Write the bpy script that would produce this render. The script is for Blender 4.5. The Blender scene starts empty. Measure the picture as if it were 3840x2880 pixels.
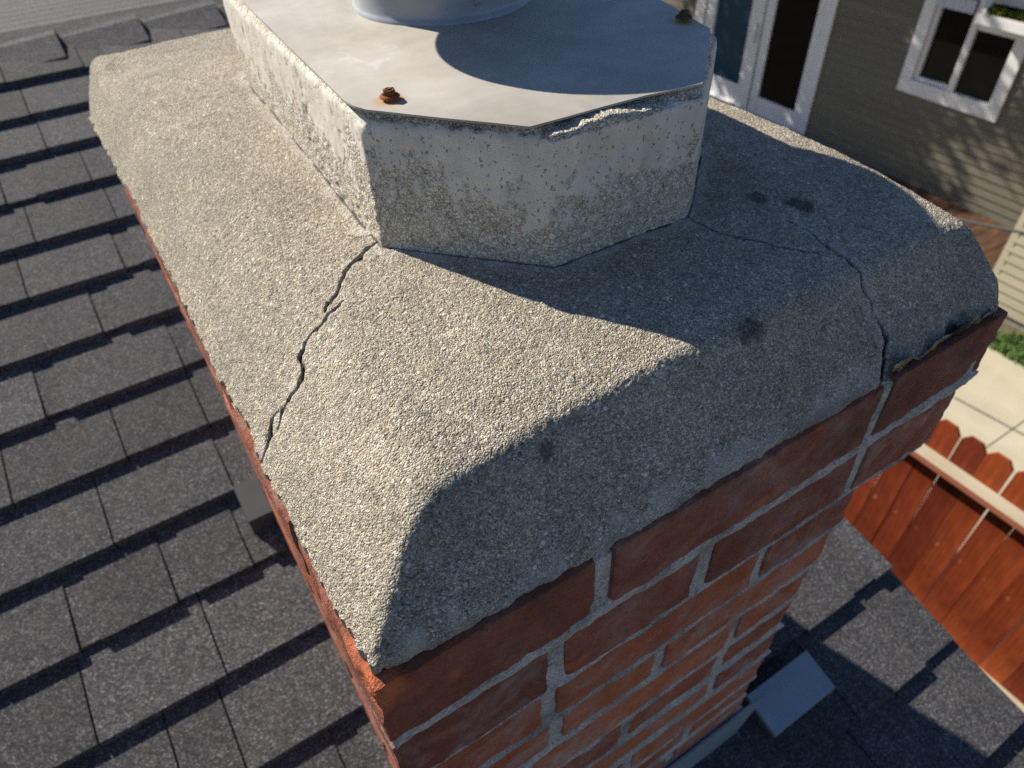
import bpy, math, random
import numpy as np
from mathutils import Vector, Matrix

C = bpy.context.scene.collection
R = math.radians

# ------------------------------------------------------------------ camera
cam_d = bpy.data.cameras.new('camera')
cam = bpy.data.objects.new('camera', cam_d)
C.objects.link(cam)
CP = Vector((-0.00774, -0.14371, 0.29506))
_r = Vector((0.84480, -0.53385, -0.03625)); _u = Vector((0.38761, 0.56387, 0.72925)); _f = Vector((0.36886, 0.63013, -0.68329))
M = Matrix((_r, _u, -_f)).transposed().to_4x4(); M.translation = CP
cam.matrix_world = M
cam_d.sensor_width = 36; cam_d.lens = 24.69
cam_d.clip_start = 0.01; cam_d.clip_end = 500
cam_d.dof.use_dof = True; cam_d.dof.focus_distance = 0.335
cam_d.dof.aperture_fstop = 13
bpy.context.scene.camera = cam

# ------------------------------------------------------------------ light
AZ = Vector((-0.385, 0.9229)); EL = R(33.8)
S = Vector((AZ.x*math.cos(EL), AZ.y*math.cos(EL), math.sin(EL)))
w = bpy.data.worlds.new('World'); bpy.context.scene.world = w; w.use_nodes = True
nt = w.node_tree; bg = nt.nodes['Background']
sky = nt.nodes.new('ShaderNodeTexSky'); sky.sky_type = 'NISHITA'; sky.sun_disc = False
sky.sun_elevation = EL; sky.sun_rotation = math.atan2(S.x, S.y)
sky.ozone_density = 3.0; sky.air_density = 1.0; sky.dust_density = 0.3
tint = nt.nodes.new('ShaderNodeMix'); tint.data_type = 'RGBA'; tint.blend_type = 'MULTIPLY'; tint.inputs[0].default_value = 1
tint.inputs[7].default_value = (.93, .985, 1.10, 1); nt.links.new(sky.outputs[0], tint.inputs[6]); nt.links.new(tint.outputs[2], bg.inputs[0]); bg.inputs[1].default_value = 0.057
sd = bpy.data.lights.new('sun', 'SUN'); sd.energy = 5.0; sd.angle = R(0.53); sd.color = (1.0, 0.915, 0.78)
so = bpy.data.objects.new('sun', sd); C.objects.link(so)
so.rotation_euler = S.to_track_quat('Z', 'Y').to_euler()
sc = bpy.context.scene
sc.view_settings.view_transform = 'Standard'; sc.view_settings.look = 'None'
sc.view_settings.exposure = 0.62; sc.view_settings.gamma = 1.0
sc.cycles.max_bounces = 6; sc.cycles.use_denoising = False

# ------------------------------------------------------------------ numpy helpers
#BEGIN_NP
def _hash(ix, iy, iz, s):
    h = (ix*374761393 + iy*668265263 + iz*1274126177 + s*362437) & 0xffffffff
    h = ((h ^ (h >> 13))*1103515245) & 0xffffffff
    h = ((h ^ (h >> 16))*668265263) & 0xffffffff
    h = h ^ (h >> 15)
    return (h & 0xffffff)/16777215.0
def vn(P, scale, s=0):
    q = np.asarray(P, float)*scale
    i = np.floor(q).astype(np.int64); f = q-i; f = f*f*(3-2*f)
    o = 0
    for dx in (0, 1):
        wx = f[:, 0] if dx else 1-f[:, 0]
        for dy in (0, 1):
            wy = f[:, 1] if dy else 1-f[:, 1]
            for dz in (0, 1):
                wz = f[:, 2] if dz else 1-f[:, 2]
                o = o+wx*wy*wz*_hash(i[:, 0]+dx, i[:, 1]+dy, i[:, 2]+dz, s)
    return o*2-1
def fbm(P, scale, s=0, n=3):
    o = 0; a = 1.0
    for k in range(n):
        o = o+a*vn(P, scale*2**k, s+k*7); a *= .5
    return o
W, D = 0.463, 0.787
BLOCK = [(.1326, .5578), (.120, .229), (.1923, .1432), (.2924, .1371), (.372, .209), (.392, .54), (.32, .622), (.205, .628)]
def smin(a, b, k):
    h = np.clip(.5+.5*(b-a)/k, 0, 1)
    return b*(1-h)+a*h-k*h*(1-h)
def crown_z(x, y):
    P = np.stack([x, y, np.zeros_like(x)], 1)
    wob = .0035*fbm(P, 14, 3, 3)+.0012*vn(P, 60, 9)
    zmax = .050
    F = -.0005+1.22*(y+.25*wob)
    L = zmax*(1-(1-np.clip(x/.066, 0, 1))**1.45)+.002+.05*x+.02*np.clip((y-.3)/.4, 0, 1)*np.clip(x/.02, 0, 1)
    c = W-x; wr = .011+.030*np.clip(1-y/.17, 0, 1)**1.3; RR = .010+zmax*(1-(1-np.clip(c/wr, 0, 1))**2.3)+.05*c
    d = D-y; B = .012+zmax*(1-(1-np.clip(d/.022, 0, 1))**2.3)+.05*d
    # distance to the block outline (axis box is enough)
    dx = np.maximum(np.maximum(.12-x, x-.385), 0); dy = np.maximum(np.maximum(.14-y, y-.62), 0)
    db = np.sqrt(dx*dx+dy*dy)
    T = .0525+.0135*np.clip(1-db/.11, 0, 1)+.55*wob
    z = smin(smin(F, T, .006), smin(L, RR, .009), .006)
    return smin(z, B, .012)
#END_NP

# ------------------------------------------------------------------ mesh helpers
def mesh_np(name, V, F, mat=None, parent=None, smooth=True, attrs=None, origin=None):
    """V (n,3); F (m,4) or (m,3) array, or list of such"""
    V = np.asarray(V, float)
    org = np.zeros(3) if origin is None else np.asarray(origin, float)
    me = bpy.data.meshes.new(name)
    Fs = F if isinstance(F, list) else [F]
    loops = np.concatenate([np.asarray(f).ravel() for f in Fs]).astype(np.int32)
    tot = np.concatenate([np.full(len(f), np.asarray(f).shape[1]) for f in Fs]).astype(np.int32)
    st = np.concatenate([[0], np.cumsum(tot)[:-1]]).astype(np.int32)
    me.vertices.add(len(V)); me.vertices.foreach_set('co', (V-org).ravel())
    me.loops.add(len(loops)); me.loops.foreach_set('vertex_index', loops)
    me.polygons.add(len(tot)); me.polygons.foreach_set('loop_start', st); me.polygons.foreach_set('loop_total', tot)
    me.update(calc_edges=True)
    me.polygons.foreach_set('use_smooth', np.full(len(tot), smooth))
    if attrs:
        for k, a in attrs.items():
            at = me.color_attributes.new(k, 'FLOAT_COLOR', 'POINT')
            at.data.foreach_set('color', np.concatenate([a, np.ones((len(a), 1))], 1).ravel())
    me.validate()
    o = bpy.data.objects.new(name, me); C.objects.link(o)
    if mat: me.materials.append(mat)
    o.location = org
    if parent:
        o.parent = parent; o.location = Vector(org)-parent.location
    return o
class MB:
    def __init__(s): s.V = []; s.F4 = []; s.F3 = []; s.n = 0
    def add(s, V, F):
        V = np.asarray(V, float); F = np.asarray(F)
        (s.F4 if F.shape[1] == 4 else s.F3).append(F+s.n); s.V.append(V); s.n += len(V)
    def box(s, a, b, T=None):
        (x0, y0, z0), (x1, y1, z1) = a, b
        V = np.array([[x0, y0, z0], [x1, y0, z0], [x1, y1, z0], [x0, y1, z0], [x0, y0, z1], [x1, y0, z1], [x1, y1, z1], [x0, y1, z1]], float)
        if T is not None: V = T(V)
        s.add(V, [[0, 3, 2, 1], [4, 5, 6, 7], [0, 1, 5, 4], [1, 2, 6, 5], [2, 3, 7, 6], [3, 0, 4, 7]])
    def prism(s, pts, z0, z1, bevel=0):
        n = len(pts); P = np.array(pts, float)
        V = [[x, y, z0] for x, y in P]+[[x, y, z1-bevel] for x, y in P]
        s.add(V, [[i, (i+1) % n, n+(i+1) % n, n+i] for i in range(n)])
        if bevel:
            c = P.mean(0); Q = c+(P-c)*(1-bevel/np.linalg.norm(P-c, axis=1)[:, None])
            V2 = [[x, y, z1-bevel] for x, y in P]+[[x, y, z1] for x, y in Q]
            s.add(V2, [[i, (i+1) % n, n+(i+1) % n, n+i] for i in range(n)])
        else: Q = P
        c = Q.mean(0)
        s.add([[x, y, z1] for x, y in Q]+[[c[0], c[1], z1]], [[i, (i+1) % n, n] for i in range(n)])
        c = P.mean(0)
        s.add([[x, y, z0] for x, y in P]+[[c[0], c[1], z0]], [[(i+1) % n, i, n] for i in range(n)])
    def tube(s, p0, p1, r0, r1=None, n=12, caps=True):
        r1 = r0 if r1 is None else r1
        p0 = np.array(p0, float); p1 = np.array(p1, float); d = p1-p0; d /= np.linalg.norm(d)
        a = np.cross(d, [0, 0, 1.] if abs(d[2]) < .9 else [1., 0, 0]); a /= np.linalg.norm(a); b = np.cross(d, a)
        t = np.linspace(0, 2*np.pi, n, endpoint=False)
        c = np.outer(np.cos(t), a)+np.outer(np.sin(t), b)
        V = np.concatenate([p0+c*r0, p1+c*r1])
        s.add(V, [[i, (i+1) % n, n+(i+1) % n, n+i] for i in range(n)])
        if caps:
            s.add(np.concatenate([p1+c*r1, [p1]]), [[i, (i+1) % n, n] for i in range(n)])
            s.add(np.concatenate([p0+c*r0, [p0]]), [[(i+1) % n, i, n] for i in range(n)])
    def grid(s, G, flip=False, closed=False):
        """G (a,b,3)"""
        a, b = G.shape[:2]; I = np.arange(a*b).reshape(a, b)
        if closed: I = np.concatenate([I, I[:, :1]], 1)
        q = np.stack([I[:-1, :-1], I[:-1, 1:], I[1:, 1:], I[1:, :-1]], -1).reshape(-1, 4)
        if flip: q = q[:, ::-1]
        s.add(G.reshape(-1, 3), q)
    def build(s, name, mat=None, parent=None, smooth=False, origin=None, attrs=None):
        F = []
        if s.F4: F.append(np.concatenate(s.F4))
        if s.F3: F.append(np.concatenate(s.F3))
        return mesh_np(name, np.concatenate(s.V), F, mat, parent, smooth, attrs, origin)
def empty(name, loc, label, cat, group=None):
    o = bpy.data.objects.new(name, None); C.objects.link(o); o.location = loc; o.empty_display_size = .1
    return tag(o, label, cat, group)
def tag(o, label, cat, group=None, kind=None):
    if label: o['label'] = label
    if cat: o['category'] = cat
    if group: o['group'] = group
    if kind: o['kind'] = kind
    return o

# ------------------------------------------------------------------ material helpers
class NT:
    def __init__(s, name, rough=.8, metal=0., spec=.3):
        s.m = bpy.data.materials.new(name); s.m.use_nodes = True; s.t = s.m.node_tree; s.N = s.t.nodes
        s.b = s.N['Principled BSDF']; s.b.inputs['Roughness'].default_value = rough
        s.b.inputs['Metallic'].default_value = metal; s.b.inputs['Specular IOR Level'].default_value = spec
        s.tc = s.N.new('ShaderNodeTexCoord')
    def L(s, a, b): s.t.links.new(a, b)
    def co(s, scale=(1, 1, 1), rot=(0, 0, 0), loc=(0, 0, 0)):
        n = s.N.new('ShaderNodeMapping'); n.inputs['Scale'].default_value = scale; n.inputs['Rotation'].default_value = rot
        n.inputs['Location'].default_value = loc
        s.L(s.tc.outputs['Object'], n.inputs[0]); return n.outputs[0]
    def noise(s, scale, detail=3, co=None, rough=.55, dist=0):
        n = s.N.new('ShaderNodeTexNoise'); n.inputs['Scale'].default_value = scale; n.inputs['Detail'].default_value = detail
        n.inputs['Roughness'].default_value = rough; n.inputs['Distortion'].default_value = dist
        s.L(co or s.tc.outputs['Object'], n.inputs['Vector']); return n.outputs['Fac']
    def vor(s, scale, co=None, feature='F1', rnd=1.):
        n = s.N.new('ShaderNodeTexVoronoi'); n.feature = feature; n.inputs['Scale'].default_value = scale
        n.inputs['Randomness'].default_value = rnd
        s.L(co or s.tc.outputs['Object'], n.inputs['Vector']); return n
    def ramp(s, f, pts, interp='LINEAR'):
        n = s.N.new('ShaderNodeValToRGB'); n.color_ramp.interpolation = interp
        e = n.color_ramp.elements
        while len(e) < len(pts): e.new(.5)
        for i, (p, c) in enumerate(pts):
            e[i].position = p; e[i].color = (c, c, c, 1) if isinstance(c, (int, float)) else (*c, 1)
        s.L(f, n.inputs[0]); return n.outputs[0]
    def mix(s, f, a, b, mode='MIX'):
        n = s.N.new('ShaderNodeMix'); n.data_type = 'RGBA'; n.blend_type = mode
        for v, i in ((f, 0), (a, 6), (b, 7)):
            if hasattr(v, 'is_linked'): s.L(v, n.inputs[i])
            else: n.inputs[i].default_value = v if i == 0 else ((v, v, v, 1) if isinstance(v, (int, float)) else (*v, 1))
        return n.outputs[2]
    def math(s, op, a, b=0., clamp=False):
        n = s.N.new('ShaderNodeMath'); n.operation = op; n.use_clamp = clamp
        for v, i in ((a, 0), (b, 1)):
            if hasattr(v, 'is_linked'): s.L(v, n.inputs[i])
            else: n.inputs[i].default_value = v
        return n.outputs[0]
    def color(s, c):
        if hasattr(c, 'is_linked'): s.L(c, s.b.inputs['Base Color'])
        else: s.b.inputs['Base Color'].default_value = (*c, 1)
        return s
    def bump(s, h, dist, strength=1.):
        n = s.N.new('ShaderNodeBump'); n.inputs['Distance'].default_value = dist; n.inputs['Strength'].default_value = strength
        s.L(h, n.inputs['Height']); s.L(n.outputs[0], s.b.inputs['Normal']); return s
    def rgh(s, f): s.L(f, s.b.inputs['Roughness']); return s
    def attr(s, name):
        n = s.N.new('ShaderNodeAttribute'); n.attribute_name = name
        q = s.N.new('ShaderNodeSeparateColor'); s.L(n.outputs['Color'], q.inputs[0]); return q.outputs
    def sep(s, co=None):
        n = s.N.new('ShaderNodeSeparateXYZ'); s.L(co or s.tc.outputs['Object'], n.inputs[0]); return n.outputs
def simple(name, col, rough=.7, var=.12, scale=8., bump=0., metal=0., spec=.3):
    n = NT(name, rough, metal, spec)
    f = n.noise(scale, 5)
    lo = tuple(c*(1-var) for c in col); hi = tuple(min(1, c*(1+var)) for c in col)
    n.color(n.ramp(f, [(.3, lo), (.7, hi)]))
    if bump: n.bump(n.noise(scale*8, 4), bump)
    return n.m

# mortar crown: sandy grit of many small grains
def mat_crown():
    n = NT('crown_mortar', .92, 0, .25)
    v = n.vor(1050); v2 = n.vor(360); v3 = n.vor(2100)
    g = n.sep(v.outputs['Color'])
    base = n.ramp(g[0], [(0, (.12, .108, .088)), (.18, (.25, .225, .18)), (.55, (.40, .36, .285)), (.80, (.52, .465, .37)), (.92, (.70, .65, .55)), (1, (.86, .83, .75))])
    sp = n.ramp(g[1], [(0, 0), (.95, 0), (.96, 1), (1, 1)])
    base = n.mix(sp, base, n.ramp(g[2], [(0, (.11, .10, .095)), (.35, (.16, .15, .14)), (.55, (.40, .22, .10)), (.8, (.47, .33, .16)), (1, (.23, .23, .22))]))
    g2 = n.sep(v2.outputs['Color'])
    big = n.math('MULTIPLY', n.ramp(g2[0], [(0, 0), (.90, 0), (.91, 1), (1, 1)]), n.ramp(v2.outputs['Distance'], [(0, 1), (.38, 1), (.45, 0), (1, 0)]))
    base = n.mix(big, base, n.ramp(g2[1], [(0, (.82, .79, .72)), (.4, (.60, .48, .30)), (.6, (.10, .095, .09)), (.75, (.16, .15, .14)), (.8, (.92, .90, .86)), (1, (.95, .94, .90))]))
    g3 = n.sep(v3.outputs['Color'])
    base = n.mix(.30, base, n.ramp(g3[0], [(0, (.04, .038, .035)), (.8, (.60, .56, .48)), (1, (.95, .9, .8))]))
    base = n.mix(1., base, n.ramp(n.noise(150, 4, rough=.7), [(.3, .80), (.7, 1.12)]), 'MULTIPLY')
    big_n = n.noise(9, 4); mid = n.noise(38, 4)
    base = n.mix(1., base, n.ramp(big_n, [(.3, (.83, .815, .79)), (.7, (1.09, 1.06, 1.0))]), 'MULTIPLY')
    base = n.mix(1., base, n.ramp(mid, [(.3, .9), (.7, 1.08)]), 'MULTIPLY')
    a = n.attr('mask')
    base = n.mix(a[2], base, (.60, .57, .51))
    base = n.mix(a[1], base, (.035, .033, .030))
    base = n.mix(a[0], base, (.020, .018, .016))
    n.color(base)
    h = n.math('ADD', n.math('MULTIPLY', v.outputs['Distance'], -1.3), n.math('MULTIPLY', n.noise(900, 3), .9))
    h = n.math('ADD', h, n.math('MULTIPLY', v2.outputs['Distance'], -.7))
    n.bump(h, .0008, .9)
    return n.m
def mat_block():
    n = NT('cast_flue_concrete', .85, 0, .3)
    z = n.sep()[2]
    nv0 = n.N.new('ShaderNodeTexNoise'); nv0.inputs['Scale'].default_value = 300; n.L(n.tc.outputs['Object'], nv0.inputs['Vector'])
    w0 = n.N.new('ShaderNodeVectorMath'); w0.operation = 'MULTIPLY_ADD'; n.L(nv0.outputs['Color'], w0.inputs[0]); w0.inputs[1].default_value = (.005, .005, .005); n.L(n.tc.outputs['Object'], w0.inputs[2]); wc0 = w0.outputs[0]
    wear = n.math('ADD', n.math('MULTIPLY', n.math('SUBTRACT', .125, z), 17.), n.math('MULTIPLY', n.math('SUBTRACT', n.noise(26, 5), .5), 2.3))
    wear = n.math('ADD', wear, n.math('MULTIPLY', n.math('SUBTRACT', n.noise(110, 3), .5), 1.7))
    wear = n.ramp(wear, [(.30, 0), (.55, 1)])
    rimw = n.math('ADD', n.math('MULTIPLY', n.math('SUBTRACT', z, .1385), 260.), n.math('MULTIPLY', n.math('SUBTRACT', n.noise(180, 3), .5), 2.2))
    wear = n.math('MAXIMUM', wear, n.ramp(rimw, [(.1, 0), (.5, 1)]))
    v = n.vor(400, wc0); g = n.sep(v.outputs['Color'])
    dj = n.vor(400, wc0, feature='DISTANCE_TO_EDGE')
    agg = n.ramp(g[0], [(0, (.50, .46, .385)), (.4, (.62, .575, .49)), (.85, (.76, .71, .62)), (.95, (.66, .53, .37)), (1, (.42, .38, .33))])
    dk = n.ramp(dj.outputs['Distance'], [(0, (.22, .19, .15)), (.05, (.6, .57, .52)), (.11, (1, 1, 1)), (1, (1, 1, 1))])
    agg = n.mix(1., agg, dk, 'MULTIPLY')
    skin = n.ramp(n.noise(60, 4), [(.3, (.60, .555, .48)), (.7, (.71, .665, .585))])
    streak = n.noise(14, 4, n.co((9, 9, 1)))
    skin = n.mix(1., skin, n.ramp(streak, [(.3, .90), (.7, 1.04)]), 'MULTIPLY')
    wc = n.N.new('ShaderNodeVectorMath'); wc.operation = 'MULTIPLY_ADD'
    nv = n.N.new('ShaderNodeTexNoise'); nv.inputs['Scale'].default_value = 420; nv.inputs['Detail'].default_value = 3; n.L(n.tc.outputs['Object'], nv.inputs['Vector'])
    n.L(nv.outputs['Color'], wc.inputs[0]); wc.inputs[1].default_value = (.006, .006, .006); n.L(n.co((1, 1, .75)), wc.inputs[2])
    pit = n.vor(380, wc.outputs[0]); pc = n.sep(pit.outputs['Color'])
    pm = n.math('MULTIPLY', n.ramp(pc[0], [(0, 1), (.36, 1), (.38, 0), (1, 0)]), n.ramp(pit.outputs['Distance'], [(0, 1), (.16, .9), (.30, 0), (1, 0)]))
    skin = n.mix(n.math('MULTIPLY', pm, .75), skin, (.20, .18, .14))
    n.color(n.mix(wear, skin, agg))
    h = n.mix(wear, n.math('SUBTRACT', .75, n.math('MULTIPLY', pm, .6)), n.math('ADD', n.math('MULTIPLY', dj.outputs['Distance'], .9), n.math('MULTIPLY', n.noise(500, 3), .35)))
    n.bump(h, .0018, .85)
    return n.m
def mat_metal(name, base, hi, rough, metal, plate=False):
    n = NT(name, rough, metal, .5)
    c = n.ramp(n.noise(22, 6, rough=.6), [(.3, base), (.7, hi)])
    c = n.mix(1., c, n.ramp(n.noise(5, 3), [(.3, .9), (.7, 1.06)]), 'MULTIPLY')
    c = n.mix(1., c, n.ramp(n.vor(90).outputs['Distance'], [(0, .97), (1, 1.03)]), 'MULTIPLY')
    if plate:
        # dried water mark: an irregular chalky ring
        q = n.co((1/.019, 1/.026, 1), loc=(-.1625/.019, -.307/.026, -.1465))
        wob = n.noise(62, 5)
        ln = n.N.new('ShaderNodeVectorMath'); ln.operation = 'LENGTH'; n.L(q, ln.inputs[0])
        d = n.math('ADD', ln.outputs['Value'], n.math('MULTIPLY', n.math('SUBTRACT', wob, .5), 1.9))
        ring = n.ramp(d, [(0, .12), (.62, .10), (.86, .85), (1., .0)])
        sx = n.sep()[1]
        side = n.ramp(n.math('MULTIPLY', n.math('SUBTRACT', .335, sx), 18.), [(0, .15), (.7, 1)])
        c = n.mix(n.math('MULTIPLY', n.math('MULTIPLY', ring, side), n.ramp(n.noise(90, 4), [(.35, .15), (.7, .8)])), c, (.66, .66, .66))
        c = n.mix(1., c, n.ramp(n.noise(11, 6, rough=.65, dist=.6), [(.35, (.86, .85, .83)), (.62, (1.05, 1.05, 1.05))]), 'MULTIPLY')
        for bx, by in ((.1404, .2276), (.359, .2305)):
            q = n.co((1, 1, 1), loc=(-bx, -by, -.1465))
            l2 = n.N.new('ShaderNodeVectorMath'); l2.operation = 'LENGTH'; n.L(q, l2.inputs[0])
            d = n.math('ADD', l2.outputs['Value'], n.math('MULTIPLY', n.math('SUBTRACT', n.noise(260, 3), .5), .006))
            c = n.mix(n.ramp(d, [(0, 1), (.0055, .9), (.0105, .0)]), c, (.50, .27, .07))
        n.rgh(n.ramp(n.noise(30, 4), [(.3, rough-.06), (.7, rough+.1)]))
    n.color(c)
    n.bump(n.noise(16, 3), .0012, .35)
    return n.m
def mat_brick():
    n = NT('brick_clay', .9, 0, .2)
    oi = n.N.new('ShaderNodeAttribute'); oi.attribute_name = 'tone'
    t = n.N.new('ShaderNodeSeparateColor'); n.L(oi.outputs['Color'], t.inputs[0])
    c = n.ramp(t.outputs[0], [(0, (.170, .068, .052)), (.4, (.255, .084, .052)), (.7, (.38, .115, .055)), (1, (.47, .15, .068))])
    c = n.mix(1., c, n.ramp(n.noise(35, 5, rough=.65), [(.25, (.72, .70, .70)), (.75, (1.22, 1.2, 1.16))]), 'MULTIPLY')
    c = n.mix(1., c, n.ramp(n.noise(420, 3), [(.3, .82), (.7, 1.15)]), 'MULTIPLY')
    haze = n.ramp(n.noise(24, 7, rough=.75, dist=.5), [(.44, 0), (.56, .22), (.72, .70)])
    c = n.mix(n.math('MULTIPLY', haze, t.outputs[1]), c, (.47, .41, .38))
    soot = n.ramp(n.noise(17, 4), [(.52, 0), (.68, .8)])
    c = n.mix(n.math('MULTIPLY', soot, t.outputs[2]), c, (.055, .045, .038))
    n.color(c)
    h = n.math('ADD', n.noise(240, 5, rough=.65), n.math('MULTIPLY', n.noise(900, 2), .35))
    n.bump(h, .0020, .9)
    return n.m
def mat_mortar():
    n = NT('joint_mortar', .95, 0, .2)
    c = n.ramp(n.noise(45, 5, rough=.6), [(.3, (.30, .29, .265)), (.5, (.46, .445, .41)), (.7, (.62, .605, .56))])
    v = n.vor(600); g = n.sep(v.outputs['Color'])
    c = n.mix(.35, c, n.ramp(g[0], [(0, .12), (.5, .42), (1, .75)]))
    grime = n.ramp(n.noise(20, 4), [(.50, 0), (.68, .75)])
    c = n.mix(grime, c, (.15, .145, .125))
    n.color(c)
    n.bump(n.math('ADD', n.noise(420, 4), v.outputs['Distance']), .0014, .9)
    return n.m
def mat_shingle():
    n = NT('asphalt_shingle', .9, 0, .3)
    oi = n.N.new('ShaderNodeAttribute'); oi.attribute_name = 'tone'
    t = n.N.new('ShaderNodeSeparateColor'); n.L(oi.outputs['Color'], t.inputs[0])
    v = n.vor(520); g = n.sep(v.outputs['Color'])
    c = n.ramp(g[0], [(0, (.026, .026, .030)), (.5, (.055, .055, .061)), (.85, (.10, .098, .104)), (1, (.22, .21, .20))])
    c = n.mix(1., c, n.ramp(t.outputs[0], [(0, .78), (1, 1.22)]), 'MULTIPLY')
    c = n.mix(1., c, n.ramp(n.noise(60, 4), [(.3, .82), (.7, 1.18)]), 'MULTIPLY')
    c = n.mix(n.ramp(n.noise(14, 4), [(.5, 0), (.8, .25)]), c, (.12, .105, .085))
    n.color(c); n.bump(v.outputs['Distance'], .0012, .6)
    return n.m
def mat_siding(name, a, b):
    n = NT(name, .6, 0, .35)
    c = n.ramp(n.noise(1.2, 5, n.co((1, .25, 6))), [(.3, a), (.7, b)])
    c = n.mix(1., c, n.ramp(n.noise(25, 4, n.co((1, .3, 4))), [(.3, .93), (.7, 1.06)]), 'MULTIPLY')
    n.color(c); n.bump(n.noise(60, 3, n.co((1, .1, 1))), .002, .4); return n.m
def mat_fence():
    n = NT('redwood_stain', .8, 0, .2)
    oi = n.N.new('ShaderNodeObjectInfo')
    c = n.ramp(oi.outputs['Random'], [(0, (.17, .030, .013)), (.45, (.29, .055, .017)), (1, (.40, .095, .024))])
    gr = n.noise(7, 7, n.co((1, 9, .45)), rough=.72, dist=.3)
    c = n.mix(1., c, n.ramp(n.noise(2.4, 4, n.co((1, 1.5, .7))), [(.35, (.55, .45, .42)), (.6, (1.1, 1.1, 1.1))]), 'MULTIPLY')
    c = n.mix(1., c, n.ramp(gr, [(.25, (.55, .5, .5)), (.75, (1.3, 1.3, 1.2))]), 'MULTIPLY')
    kn = n.vor(5, n.co((1, 1.4, .7)))
    c = n.mix(n.ramp(kn.outputs['Distance'], [(0, .7), (.07, .5), (.12, 0)]), c, (.62, .36, .20))
    n.color(c); n.bump(gr, .003, .4); return n.m
def mat_patio():
    n = NT('patio_concrete', .85, 0, .3)
    c = n.ramp(n.noise(2.2, 6, rough=.6), [(.25, (.44, .40, .29)), (.75, (.57, .52, .40))])
    c = n.mix(n.ramp(n.vor(1.3).outputs['Distance'], [(0, .9), (.035, .6), (.07, 0)]), c, (.17, .16, .14))
    c = n.mix(1., c, n.ramp(n.noise(60, 3), [(.3, .95), (.7, 1.04)]), 'MULTIPLY')
    n.color(c); n.bump(n.noise(90, 3), .002, .4); return n.m

MCROWN = mat_crown(); MBLOCK = mat_block(); MBRICK = mat_brick(); MMORT = mat_mortar(); MSH = mat_shingle()
MPLATE = mat_metal('cover_sheet_steel', (.42, .395, .35), (.51, .485, .44), .62, .12, True)
MPIPE = mat_metal('galvanized_steel', (.26, .285, .32), (.36, .385, .42), .5, .35)
MFLASH = mat_metal('painted_flashing', (.22, .30, .36), (.30, .37, .42), .5, .3)
MRUST = simple('rusty_steel', (.26, .085, .025), .8, .5, 300, .001)
MRUST_SHADED = simple('shaded_rusty_steel', (.13, .085, .035), .8, .5, 300, .001)  # rust of the other bolt, darkened for the shadow this one stands in
MWHITE = simple('white_vinyl', (.74, .74, .74), .4, .05, 4)
MDARKM = simple('charcoal_sheet_metal', (.075, .077, .082), .5, .08, 20)

# ------------------------------------------------------------------ chimney
chim = empty('brick_chimney', (.23, .38, -.75), 'red brick chimney capped by a cracked sandy mortar crown and an octagonal concrete flue block', 'chimney')

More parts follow.
